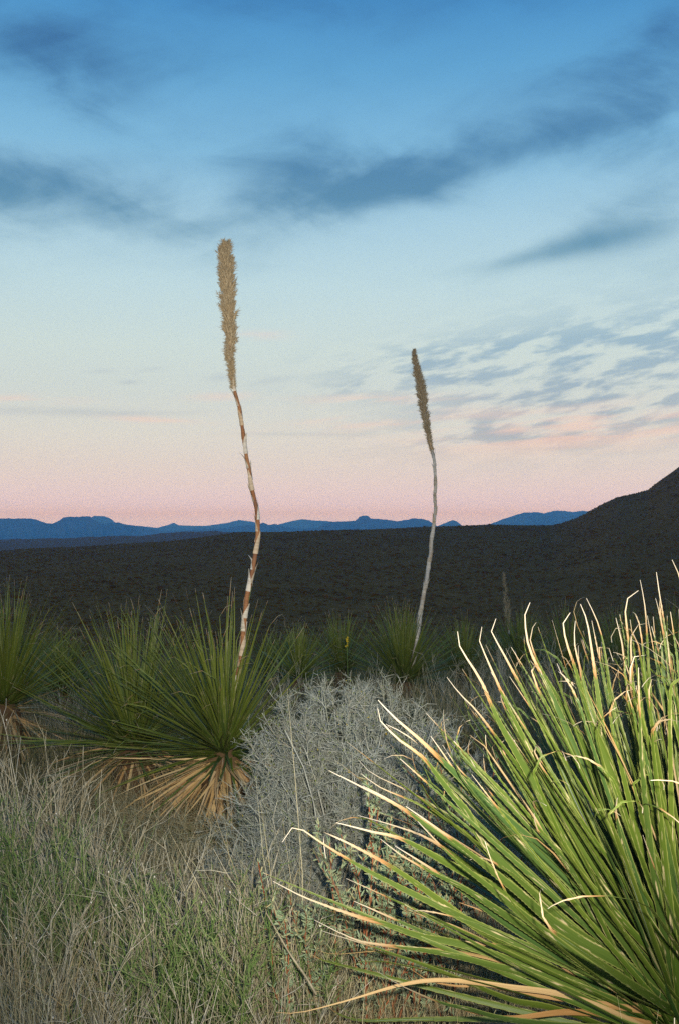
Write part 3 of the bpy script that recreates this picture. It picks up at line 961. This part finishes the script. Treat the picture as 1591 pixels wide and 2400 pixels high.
HERO = [  # photo pixels tip -> base side; depth offset of the tip; width factor; dry start (-1 dead)
    ([(662, 1974), (680, 1955), (695, 1937), (761, 1980), (868, 2045), (1021, 2121), (1200, 2205)], -.20, 1.0, .80),
    ([(764, 2012), (760, 1980), (754, 1952), (775, 1957), (830, 1984), (925, 2037), (1040, 2118), (1136, 2187), (1290, 2270)], -.15, 1.0, .74),
    ([(640, 2065), (703, 2098), (753, 2118), (837, 2148), (906, 2167), (983, 2194), (1150, 2235)], -.25, .9, .72),
    ([(828, 2112), (918, 2152), (1013, 2194), (1097, 2225), (1200, 2267), (1400, 2335)], -.1, 1.1, .84),
    ([(737, 2156), (830, 2202), (895, 2215), (1021, 2232), (1136, 2259), (1300, 2310)], -.3, 1.0, .76),
    ([(753, 2181), (810, 2200), (864, 2217), (983, 2259), (1078, 2297), (1200, 2346), (1330, 2375)], -.35, 1.15, .82),
    ([(745, 2227), (784, 2236), (876, 2229), (1000, 2222), (1200, 2260)], -.2, .7, -1),
    ([(648, 2373), (696, 2374), (760, 2360), (830, 2340), (944, 2307), (1040, 2297), (1180, 2312), (1380, 2350)], -.4, .65, -1),
    ([(881, 2276), (944, 2313), (1032, 2351), (1097, 2366), (1200, 2392), (1400, 2410)], -.45, 1.1, .78),
    ([(788, 1928), (868, 1949), (944, 1968), (1059, 2030), (1174, 2091), (1330, 2190)], -.1, 1.5, .80),
    ([(837, 1911), (918, 1934), (1000, 1965), (1100, 2030), (1250, 2130)], .1, 1.0, .70),
    ([(771, 1806), (849, 1846), (944, 1896), (1021, 1953), (1136, 2030), (1300, 2150)], -.05, 1.25, .76),
    ([(849, 1842), (900, 1868), (960, 1905), (1060, 1975), (1200, 2070), (1350, 2190)], .05, 1.0, .75),
    ([(839, 1781), (860, 1805), (887, 1822), (964, 1859), (1059, 1917), (1180, 2000), (1350, 2150)], 0, 1.1, .80),
    ([(845, 1813), (891, 1846), (983, 1886), (1100, 1960), (1260, 2080)], .12, .9, .84),
    ([(885, 1641), (925, 1683), (983, 1733), (1059, 1806), (1136, 1878), (1260, 1990), (1400, 2140)], -.1, 1.6, .78),
    ([(884, 1660), (887, 1685), (933, 1733), (990, 1775), (1040, 1840), (1097, 1909), (1132, 1974), (1230, 2080), (1390, 2220)], -.15, 1.35, .80),
    ([(904, 1698), (944, 1718), (1000, 1760), (1070, 1830), (1180, 1930), (1320, 2080)], .1, 1.0, .82),
    ([(1008, 1725), (1035, 1763), (1059, 1798), (1090, 1844), (1180, 1940), (1330, 2100)], -.05, 1.2, .86),
    ([(1036, 1746), (1071, 1798), (1120, 1850), (1220, 1970), (1380, 2140)], .05, 1.0, .86),
    ([(1046, 1587), (1075, 1625), (1117, 1668), (1174, 1744), (1250, 1850), (1350, 2000), (1460, 2170)], .05, 1.15, .80),
    ([(1071, 1480), (1075, 1512), (1094, 1545), (1128, 1599), (1166, 1687), (1230, 1800), (1320, 1960), (1440, 2150)], 0, 1.4, .80),
    ([(1128, 1469), (1122, 1500), (1140, 1545), (1160, 1590), (1200, 1680), (1290, 1850), (1400, 2040)], 0, 1.2, .82),
    ([(1161, 1450), (1150, 1478), (1175, 1525), (1215, 1600), (1280, 1720), (1350, 1880), (1440, 2070)], .1, 1.2, .82),
    ([(1101, 1779), (1132, 1832), (1174, 1890), (1260, 1990), (1400, 2150)], .1, 1.1, .84),
    ([(1241, 1412), (1229, 1440), (1236, 1507), (1257, 1559), (1292, 1628), (1343, 1749), (1400, 1900), (1480, 2100)], .05, 1.35, .80),
    ([(1255, 1459), (1262, 1468), (1256, 1476), (1245, 1472), (1241, 1500), (1264, 1562), (1312, 1645), (1380, 1780), (1460, 1990)], .1, 1.2, .86),
    ([(1335, 1436), (1319, 1458), (1326, 1504), (1350, 1576), (1378, 1680), (1423, 1783), (1480, 1950), (1530, 2130)], 0, 1.4, .84),
    ([(1347, 1455), (1345, 1507), (1361, 1576), (1395, 1697), (1450, 1900), (1510, 2100)], .15, 1.1, .84),
    ([(1359, 1416), (1374, 1455), (1385, 1521), (1402, 1645), (1419, 1783), (1460, 1980), (1520, 2150)], .05, 1.3, .80),
    ([(1373, 1402), (1395, 1448), (1407, 1485), (1418, 1542), (1440, 1700), (1490, 1950), (1530, 2120)], .15, 1.1, .88),
    ([(1499, 1359), (1509, 1414), (1514, 1473), (1520, 1600), (1532, 1800), (1560, 2100)], .1, 1.1, .84),
    ([(1495, 1384), (1471, 1400), (1464, 1438), (1470, 1486), (1478, 1611), (1500, 1850), (1545, 2120)], .05, 1.2, .84),
    ([(1537, 1341), (1545, 1400), (1547, 1440), (1551, 1507), (1560, 1700), (1580, 2000)], .15, 1.2, .86),
    ([(1526, 1459), (1495, 1464), (1478, 1490), (1478, 1542), (1485, 1650), (1510, 1880), (1550, 2150)], -.05, 1.1, .80),
    ([(1516, 1535), (1487, 1538), (1476, 1569), (1481, 1645), (1492, 1731), (1520, 1900), (1555, 2140)], -.12, 1.3, .82),
    ([(1436, 1550), (1425, 1518), (1410, 1509), (1401, 1525), (1407, 1555), (1425, 1640), (1470, 1850), (1530, 2100)], .0, 1.0, .88),
    ([(1442, 1448), (1457, 1514), (1464, 1593), (1474, 1680), (1500, 1850), (1550, 2120)], .1, 1.2, .84),
    ([(1304, 1555), (1312, 1576), (1350, 1614), (1390, 1680), (1440, 1800), (1500, 2000)], .2, .9, .72),
    ([(1574, 1312), (1591, 1352), (1604, 1420), (1612, 1600), (1610, 1900)], .2, 1.2, .90),
    ([(1552, 1600), (1530, 1590), (1520, 1610), (1525, 1680), (1545, 1850), (1575, 2100)], -.15, 1.1, .86),
    ([(1100, 2015), (1130, 2010), (1180, 2035), (1240, 2085), (1330, 2170), (1450, 2260)], -.25, 1.1, .86),
    ([(925, 1983), (1000, 2030), (1080, 2085), (1180, 2160), (1320, 2250)], -.2, 1.2, .80),
    ([(890, 1966), (940, 2005), (1010, 2045), (1090, 2085), (1220, 2170), (1380, 2270)], -.3, 1.2, .84),
    ([(978, 1925), (1018, 1968), (1060, 2010), (1140, 2075), (1280, 2190), (1420, 2290)], -.35, 1.3, .88),
    ([(1250, 1905), (1258, 1945), (1300, 1990), (1370, 2080), (1460, 2200), (1540, 2300)], -.35, 1.5, .90),
    ([(950, 1890), (1000, 1925), (1080, 1985), (1200, 2080), (1350, 2200)], -.4, 1.3, .82),
    ([(1450, 1860), (1442, 1890), (1450, 1950), (1475, 2050), (1520, 2200)], -.3, 1.2, .86),
    ([(980, 2186), (1060, 2205), (1150, 2215), (1280, 2240), (1420, 2300)], -.1, .9, .70),
    ([(920, 2120), (985, 2145), (1060, 2170), (1180, 2230), (1330, 2300)], .05, .8, -1),
    ([(1075, 2115), (1140, 2140), (1210, 2180), (1290, 2240), (1400, 2310)], -.05, .9, -1),
    ([(960, 2270), (1010, 2300), (1085, 2312), (1120, 2305), (1250, 2330)], -.2, .7, -1),
    ([(1040, 2345), (1100, 2372), (1200, 2385), (1330, 2372), (1450, 2385)], -.3, .7, -1),
]


def hero_leaf(pts, dz, wf, tip):
    n = len(pts)
    pts = list(pts) + [(1640 + rng.normal() * 40, 2432 + rng.normal() * 32)]
    q = np.array(pts, float)
    d = np.concatenate([[0], np.cumsum(np.linalg.norm(np.diff(q, axis=0), axis=1))]); d /= d[-1]
    W_ = []
    for (px, py), t in zip(pts, d):
        W_.append(P(px, py, 2.5 + dz * (1 - t) + .05 * math.sin(t * 3.1)))
    W_ = np.array(W_)[::-1] - CBIG
    K = 34
    C3 = catmull(W_, K)
    s = np.linspace(0, 1, K)
    w = .0182 * wf * np.interp(s, [0, .03, .12, .5, .70, .83, 1], [1.9, 1.6, 1.25, 1.08, .72, .32, .05])
    view = nrm(np.array([0, 0, CAMH]) - (C3[K // 2] + CBIG))
    tg = tangents(C3[None])[0]
    hint = view * rng.uniform(.55, 1.0) + np.array([0, 0, 1]) * rng.uniform(0, .6) + rng.normal(size=3) * .25
    side = nrm(np.cross(tg[K // 3], hint))[None]
    V, Q, A_, T = leaf_geo(C3[None], w[None], side, .18, [tip + .03 if tip > 0 else tip], rng.random(1), .0013 if tip > 0 else 0)
    nm = 'leaf' if tip > 0 else 'dead_leaf'
    obj(nm, mesh_np(nm, V, Q, T, A_, mat=M_LEAF), big)


for h in HERO:
    hero_leaf(*h)

specs_vis, specs_off = [], []
for d in rosette_dirs(760, -6, 89, power=.85):
    if d[1] < -.55 and d[2] < .75:      # the side towards the photographer has been thinned
        if rng.random() < .75:
            continue
    L = rng.uniform(.86, 1.08)
    b = d * .05 + rng.normal(size=3) * .035
    d = nrm(d + rng.normal(size=3) * .10)
    sp = (b, d, L, rng.normal() * .55, rng.uniform(.8, 1.25))
    te = CBIG + d * L
    tpx, tpy = CX + F * te[0] / max(te[1], .3), HY - F * (te[2] - CAMH) / max(te[1], .3)
    if tpx < 1150 and tpy > 1850 and te[1] > .9 and rng.random() < .72:
        continue
    tipw = CBIG + d * L * .6
    px = CX + F * tipw[0] / tipw[1]
    (specs_vis if (px < 1640 and tipw[1] > 1.3) else specs_off).append(sp)
n_hero = sum(1 for h in HERO if h[3] > 0)
rng2 = random.Random(4)
rng2.shuffle(specs_vis)
n_mix = 26
mixed, specs_vis = specs_vis[:n_mix], specs_vis[n_mix:]
put_leaves(big, 'near', specs_vis + specs_off, NEAR_KW, 300 - n_hero)
dd = [(d * .04, d, rng.uniform(.5, .85), rng.normal() * .6, rng.uniform(.7, 1.2)) for d in rosette_dirs(90, -50, 4)]
dd += [(b_, d_, L_ * .9, r_, w_ * .65) for b_, d_, L_, r_, w_ in mixed]
put_leaves(big, 'near_dead', dd, NDEAD_KW, 140, name='dead_leaf')
k = 9
zz = np.linspace(float(ground_z(CBIG[0], CBIG[1])) - CBIG[2] - .05, .05, k)
V, Q, A_ = tubes(np.stack([zz * 0, zz * 0, zz], -1)[None], np.interp(np.linspace(0, 1, k), [0, .5, .9, 1], [.12, .15, .11, .03])[None], 14)
obj('trunk', mesh_np('trunk', V, Q, None, A_, mat=M_TRUNK), big)


# ------------------------------------------------------------------ branching growth
def grow(base, dirs, L, K=4, bend=.15, lift=0.0):
    N = len(base)
    Pt = np.zeros((N, K, 3)); Pt[:, 0] = base
    d = dirs.copy()
    st_ = (L / (K - 1))[:, None]
    for k in range(1, K):
        d = nrm(d + rng.normal(size=(N, 3)) * bend + np.array([0, 0, lift]))
        Pt[:, k] = Pt[:, k - 1] + d * st_
    return Pt


def children(Pt, m, spread, Lr, K=3, tmin=.25, bend=.15, lift=0.0):
    N, k, _ = Pt.shape
    i = rng.integers(0, N, m)
    t = rng.uniform(tmin, 1, m) * (k - 1)
    j = np.minimum(t.astype(int), k - 2); f = (t - j)[:, None]
    b = Pt[i, j] * (1 - f) + Pt[i, j + 1] * f
    d = nrm(Pt[i, j + 1] - Pt[i, j])
    d = nrm(d + rng.normal(size=(m, 3)) * spread)
    return grow(b, d, rng.uniform(Lr[0], Lr[1], m), K, bend, lift)


def taper(N, K, r0, r1):
    return np.ones((N, 1)) * np.linspace(r0, r1, K)[None]


def up_dirs(n, el0, el1):
    el = np.radians(rng.uniform(el0, el1, n)); az = rng.uniform(0, 2 * PI, n)
    return np.stack([np.cos(el) * np.cos(az), np.cos(el) * np.sin(az), np.sin(el)], -1)


# grey twiggy bush in the middle
def grey_bush(center, rx, hz_, label, n=1.0):
    root = empty('twiggy_bush', center)
    tag(root, label, 'bush')
    n0 = int(150 * n)
    d = np.array(rosette_dirs(n0, 24, 89, power=1.0))
    b = np.stack([d[:, 0], d[:, 1], d[:, 2] * 0], -1) * rx * .45 + rng.normal(size=(n0, 3)) * np.array([.04, .04, .0])
    L = rng.uniform(.9, 1.0, n0) / ((np.hypot(d[:, 0], d[:, 1]) / (rx * .62)) ** 3.5 + (d[:, 2] / hz_) ** 3.5) ** (1 / 3.5)
    P0 = grow(b, d, L, 6, .12, .05)
    P1 = children(P0, int(1300 * n), .6, (.07, .16), 4, .25, .2, .04)
    P2 = children(P1, int(9000 * n), .75, (.05, .12), 3, .2, .25, .05)
    P3 = children(P2, int(56000 * n), .85, (.02, .05), 3, .2, .25, .03)
    V, Q, A_ = tubes(P0, taper(len(P0), 6, .0055, .0018), 5)
    obj('stem', mesh_np('stem', V, Q, None, A_, mat=M_TWIG), root)
    parts = [tubes(P1, taper(len(P1), 4, .0020, .0011), 3), tubes(P2, taper(len(P2), 3, .0015, .0008), 3), tubes(P3, taper(len(P3), 3, .0010, .0006), 3)]
    tag(obj('twig', mesh_np('twig', *[(x) for x in (lambda j: (j[0], j[1], None, j[2]))(join(parts))], mat=M_TWIG), root), kind='stuff')
    m = int(5200 * n)
    i = rng.integers(0, len(P2), m)
    b = P2[i, 1] + rng.normal(size=(m, 3)) * .01
    PL = grow(b, nrm(rng.normal(size=(m, 3)) + [0, 0, .6]), rng.uniform(.006, .013, m), 3, .1)
    V, Q, A_ = tubes(PL, np.array([[.0008, .0028, .0006]]) * np.ones((m, 1)), 4, kind=np.ones(m))
    tag(obj('leaflet', mesh_np('leaflet', V, Q, None, A_, mat=M_TWIG), root), kind='stuff')
    return root


gb = P(850, 1900, 4.6); gb[2] = float(ground_z(gb[0], gb[1]))
grey_bush(gb, .64, 1.0, 'dense silvery grey twiggy bush in the middle, left of the big sotol')
gb2 = P(690, 1960, 4.2); gb2[2] = float(ground_z(gb2[0], gb2[1]))
grey_bush(gb2, .22, .36, 'smaller darker twiggy bush touching the left of the big grey one', .45)


# red-stemmed shrub with grey-green leaflets
def leafy_shrub(px, py, Y, h, n, label, w=.30):
    c = P(px, py, Y); c[2] = float(ground_z(c[0], c[1]))
    root = empty('leafy_shrub', c)
    tag(root, label, 'shrub')
    b = rng.normal(size=(n, 3)) * np.array([w * .35, w * .3, 0]) 
    d = up_dirs(n, 68, 88)
    P0 = grow(b, d, rng.uniform(.7, 1.0, n) * h, 7, .07, .05)
    P1 = children(P0, n * 7, .55, (.06, .16), 4, .35, .12, .12)
    for p in P0:
        V, Q, A_ = tubes(p[None], taper(1, 7, .0045, .002), 5)
        obj('stem', mesh_np('stem', V, Q, None, A_, mat=M_REDSTEM), root)
    V, Q, A_ = tubes(P1, taper(len(P1), 4, .0024, .0012), 4)
    tag(obj('twig', mesh_np('twig', V, Q, None, A_, mat=M_REDSTEM), root), kind='stuff')
    allp = [children(P0, n * 70, .9, (.012, .028), 3, .35, .12, .10), children(P1, n * 190, .9, (.012, .026), 3, .1, .12, .10)]
    PL = np.concatenate(allp)
    m = len(PL)
    side = nrm(np.cross(PL[:, 2] - PL[:, 0], rng.normal(size=(m, 3))))
    V, Q, A_ = tubes(PL, np.array([[.0012, .0031, .0015]]) * rng.uniform(.7, 1.15, (m, 1)), 5)
    tag(obj('leaflet', mesh_np('leaflet', V, Q, None, A_, mat=M_SMALLLEAF), root), kind='stuff')


leafy_shrub(845, 2100, 3.1, .80, 13, 'red-stemmed shrub with stubby grey-green leaflets in front of the grey bush')
leafy_shrub(975, 2100, 3.2, .88, 15, 'red-stemmed leafy shrub behind the lowest left leaves of the big sotol')
leafy_shrub(1090, 2000, 3.9, .95, 9, 'sparse red-stemmed shrub deepest in among the big sotol leaves')


# grey forked weeds with pale buds
def weed(c, h, n, label, group, spread=62):
    root = empty('dry_weed', c)
    tag(root, label, 'weed', group)
    b = rng.normal(size=(n, 3)) * np.array([.05, .05, 0])
    P0 = grow(b, up_dirs(n, spread, 88), rng.uniform(.6, 1.0, n) * h, 7, .07, .03)
    P1 = children(P0, n * 7, .38, (.10, .28), 4, .3, .1, .10)
    P2 = children(P1, n * 26, .45, (.04, .12), 3, .3, .15, .08)
    for p in P0:
        V, Q, A_ = tubes(p[None], taper(1, 7, .0028, .0013), 4)
        obj('stem', mesh_np('stem', V, Q, None, A_, mat=M_WEED), root)
    V, Q, A_ = join([tubes(P1, taper(len(P1), 4, .0016, .0009), 3), tubes(P2, taper(len(P2), 3, .0010, .0006), 3)])
    tag(obj('twig', mesh_np('twig', V, Q, None, A_, mat=M_WEED), root), kind='stuff')
    ends = P2[rng.random(len(P2)) < .02][:, -1]
    if len(ends):
        PB = np.stack([ends, ends + [0, 0, .0035], ends + [0, 0, .007]], 1)
        V, Q, A_ = tubes(PB, np.array([[.001, .0032, .0008]]) * np.ones((len(ends), 1)), 5)
        tag(obj('bud', mesh_np('bud', V, Q, None, A_, mat=M_BUD), root), kind='stuff')


def gpos(px, Y):
    c = P(px, 2000, Y)
    c[2] = float(ground_z(c[0], c[1]))
    return c


WG = 'dry grey forked weeds in the grass'
for (px, Y, h, n, lab) in [
        (20, 4.0, .88, 12, 'tall dry grey weed at the left edge, under the left edge sotol'),
        (120, 4.1, .84, 12, 'tall dry grey weed second from the left edge'),
        (195, 3.8, .62, 13, 'tall dry weed left of the golden dead leaves'),
        (255, 3.8, .42, 9, 'dry weed at the left corner of the golden dead skirt'),
        (400, 3.7, .44, 10, 'dry weed below the golden dead leaves'),
        (490, 3.7, .42, 9, 'pale dry weed right below the banded stalk'),
        (330, 3.2, .55, 10, 'dry weed left of the bright green weed'),
        (560, 3.3, .60, 11, 'pale dry weed right of the bright green weed'),
        (60, 3.1, .55, 11, 'dry weed low at the left edge'),
        (170, 2.8, .42, 10, 'dry weed near the bottom left corner'),
        (430, 2.6, .36, 10, 'dry weed at the bottom, left of centre'),
        (640, 3.0, .45, 10, 'dry weed left of the lowest sotol leaf tips'),
        (300, 2.6, .33, 9, 'dry weed at the bottom between the corner and the centre'),
        (700, 2.8, .32, 8, 'dry weed under the lowest sotol leaf tips')]:
    weed(gpos(px, Y), h, n, lab, WG)


for px, Y, h, lab in (
        (560, 7.6, .6, 'dim dry weed directly right of the banded stalk, in its sotol leaves'),
        (640, 7.0, .62, 'dim dry weed at the upper left shoulder of the grey bush'),
        (705, 7.9, .7, 'dim dry weed peeking over the grey bush, left of the yellow blossom'),
        (770, 6.8, .55, 'dim dry weed right behind the top of the grey bush, below the yellow blossom'),
        (860, 7.6, .62, 'dim dry weed between the yellow blossom and the whitish stalk'),
        (1010, 8.0, .7, 'dim dry weed just right of the foot of the whitish stalk'),
        (1060, 7.0, .62, 'dim dry weed behind the right shoulder of the grey bush'),
        (1130, 8.2, .75, 'dim dry weed behind the leftmost upright tips of the big sotol'),
        (1200, 8.8, .8, 'dim dry weed below the far olive spike'),
        (1290, 9.2, .8, 'dim dry weed behind the big sotol, right of the far olive spike'),
        (120, 8.0, .6, 'dim dry weed between the left edge sotol and the broad fan'),
        (190, 7.6, .5, 'dim dry weed behind the left leaves of the broad fan sotol'),
        (900, 8.6, .6, 'dim dry weed just left of the foot of the whitish stalk'),
        (1380, 9.0, .8, 'dim dry weed behind the top right tips of the big sotol')):
    weed(gpos(px, Y), h, 12, lab, 'dim dry weeds in the brush behind', 48)


# fine green weeds
def green_weed(px, Y, h, n, r, label):
    c = gpos(px, Y)
    root = empty('green_weed', c)
    tag(root, label, 'weed', 'fine green weeds in the dry grass')
    b = rng.normal(size=(n, 3)) * np.array([r * .35, r * .35, 0])
    P0 = grow(b, up_dirs(n, 50, 88), rng.uniform(.55, 1.0, n) * h, 6, .08, .06)
    P1 = children(P0, n * 14, .5, (.06, .16), 4, .25, .12, .12)
    P2 = children(P1, n * 60, .6, (.02, .06), 3, .2, .15, .1)
    V, Q, A_ = join([tubes(P0, taper(len(P0), 6, .0024, .0012), 3)])
    tag(obj('stem', mesh_np('stem', V, Q, None, A_, mat=M_GREEN), root), kind='stuff')
    V, Q, A_ = join([tubes(P1, taper(len(P1), 4, .0013, .0009), 3), tubes(P2, taper(len(P2), 3, .0013, .0007), 3)])
    tag(obj('leaf', mesh_np('leaf', V, Q, None, A_, mat=M_GREEN), root), kind='stuff')


green_weed(500, 3.05, .62, 50, .42, 'brightest fine green weed in the middle of the dry grass')
green_weed(400, 2.75, .42, 22, .40, 'lower fine green weed toward the bottom centre')
green_weed(220, 3.6, .62, 34, .30, 'fine green weed below the broad fan sotol')
green_weed(60, 3.9, .66, 28, .30, 'fine green weed near the left edge, among tall grey weeds')
green_weed(350, 3.4, .52, 22, .35, 'fine green weed between the dead skirt and the brightest green one')
green_weed(120, 2.55, .30, 14, .25, 'fine green weed in the bottom left corner')


# ------------------------------------------------------------------ grass (uncountable)
def grass():
    N = 80000
    y = rng.uniform(2.0, 8.2, N)
    x = rng.uniform(-.37, .32, N) * y + rng.normal(size=N) * .05
    clump = wob(x, y, 5.5, 41) + .6 * wob(x, y, 14, 42)
    keep = rng.random(N) < np.clip(.62 + clump * .8, .12, 1)
    x, y = x[keep], y[keep]; clump = clump[keep]
    N = len(x)
    z = ground_z(x, y)
    h = rng.uniform(.10, .42, N) * (1 + .5 * clump) * np.interp(y, [2, 3, 3.8, 4.6, 8], [.75, 1.0, .8, .45, .45])
    h *= np.where(rng.random(N) < .12, 1.5, 1.0)
    tall = (np.abs(x / y + .075) < .045) & (y > 2.7) & (y < 3.8) & (rng.random(N) < .5)
    h = np.where(tall, h * 1.5, h)
    az = rng.uniform(0, 2 * PI, N)
    lean = np.abs(rng.normal(size=N)) * .38
    d = nrm(np.stack([np.cos(az) * lean, np.sin(az) * lean, np.ones(N)], -1))
    Pt = grow(np.stack([x, y, z], -1), d, h, 5, .10, -.03)
    W = rng.uniform(.0009, .0024, N)[:, None] * np.array([[1, .95, .8, .55, .15]])
    kind = ((wob(x, y, 2.4, 51) + rng.normal(size=N) * .3) > .78).astype(float)
    side = nrm(rng.normal(size=(N, 3)))
    g = [ribbons(Pt, W, side, kind=kind)]
    # forks and flattened litter
    m = 16000
    PF = children(Pt, m, .5, (.05, .15), 3, .4, .15, .02)
    g.append(tubes(PF, taper(m, 3, .0011, .0005), 3, kind=(rng.random(m) < .12).astype(float)))
    m = 30000
    yy = rng.uniform(2.2, 7, m); xx = rng.uniform(-.37, .32, m) * yy
    b = np.stack([xx, yy, ground_z(xx, yy) + rng.uniform(0, .12, m)], -1)
    PS = grow(b, nrm(rng.normal(size=(m, 3)) * [1, 1, .3]), rng.uniform(.05, .22, m), 3, .12)
    g.append(tubes(PS, taper(m, 3, .0016, .0009), 3))
    V, Q, A_ = join(g)
    tag(obj('dry_grass', mesh_np('dry_grass', V, Q, None, A_, mat=M_GRASS)), 'tangled dry tan and grey grass covering the foreground ground', 'grass', kind='stuff')


grass()


def back_brush():
    N = 80000
    r = 6.6 + 26 * rng.random(N) ** 1.5
    az = rng.uniform(-.40, .40, N)
    x, y = np.sin(az) * r, np.cos(az) * r
    cl = wob(x, y, 1.6, 61)
    keep = rng.random(N) < np.clip(.62 + cl, .2, 1)
    x, y, r, cl = x[keep], y[keep], r[keep], cl[keep]; N = len(x)
    h = rng.uniform(.15, .62, N) * (1 + .6 * cl)
    lean = np.abs(rng.normal(size=N)) * .45; a = rng.uniform(0, 6.28, N)
    d = nrm(np.stack([np.cos(a) * lean, np.sin(a) * lean, np.ones(N)], -1))
    Pt = grow(np.stack([x, y, ground_z(x, y)], -1), d, h, 4, .12)
    W = (rng.uniform(.003, .006, N) * np.interp(r, [7, 30], [1, 2]))[:, None] * np.array([[1, .9, .7, .2]])
    V, Q, A_ = ribbons(Pt, W, nrm(rng.normal(size=(N, 3)) * [1, 1, .2]))
    tag(obj('brush', mesh_np('brush', V, Q, None, A_, mat=M_DIMTUFT)), 'dim olive brush and grass between the sotols behind', 'brush', kind='stuff')


back_brush()


# ------------------------------------------------------------------ single small things
# fallen straight dry stalk leaning in the grass
Pt = catmull([P(742, 2330, 2.75), P(715, 2285, 2.8), P(680, 2235, 2.85), P(640, 2165, 2.92), P(625, 2140, 2.95)], 12)[None]
V, Q, A_ = tubes(Pt, np.linspace(.0036, .0018, 12)[None], 6, kind=[0.])
tag(obj('dry_stalk', mesh_np('dry_stalk', V, Q, None, A_, mat=M_WEED)), 'straight bare grey stalk slanting through the grass left of the sotol leaf tips', 'stalk')

# small yellow blossom on a thin stem behind the grey bush
fp = P(812, 1500, 8.6)
fr_ = empty('yellow_flower', (fp[0], fp[1], float(ground_z(fp[0], fp[1]))))
tag(fr_, 'tiny yellow blossom on a thin stem rising behind the grey bush', 'flower')
top = fp[2] - fr_.location[2]
V, Q, A_ = tubes(catmull([(0, 0, 0), (.01, 0, top * .5), (0, 0, top)], 8)[None], np.linspace(.004, .002, 8)[None], 5)
obj('stem', mesh_np('stem', V, Q, None, A_, mat=M_GREEN), fr_)
n = 16
b = np.stack([rng.normal(size=n) * .004, rng.normal(size=n) * .004, top + rng.uniform(-.075, .02, n)], -1)
PL = grow(b, nrm(rng.normal(size=(n, 3)) + [0, 0, .8]), rng.uniform(.012, .022, n), 3, .1)
V, Q, A_ = tubes(PL, np.array([[.002, .006, .002]]) * np.ones((n, 1)), 5)
obj('petals', mesh_np('petals', V, Q, None, A_, mat=M_YEL), fr_)
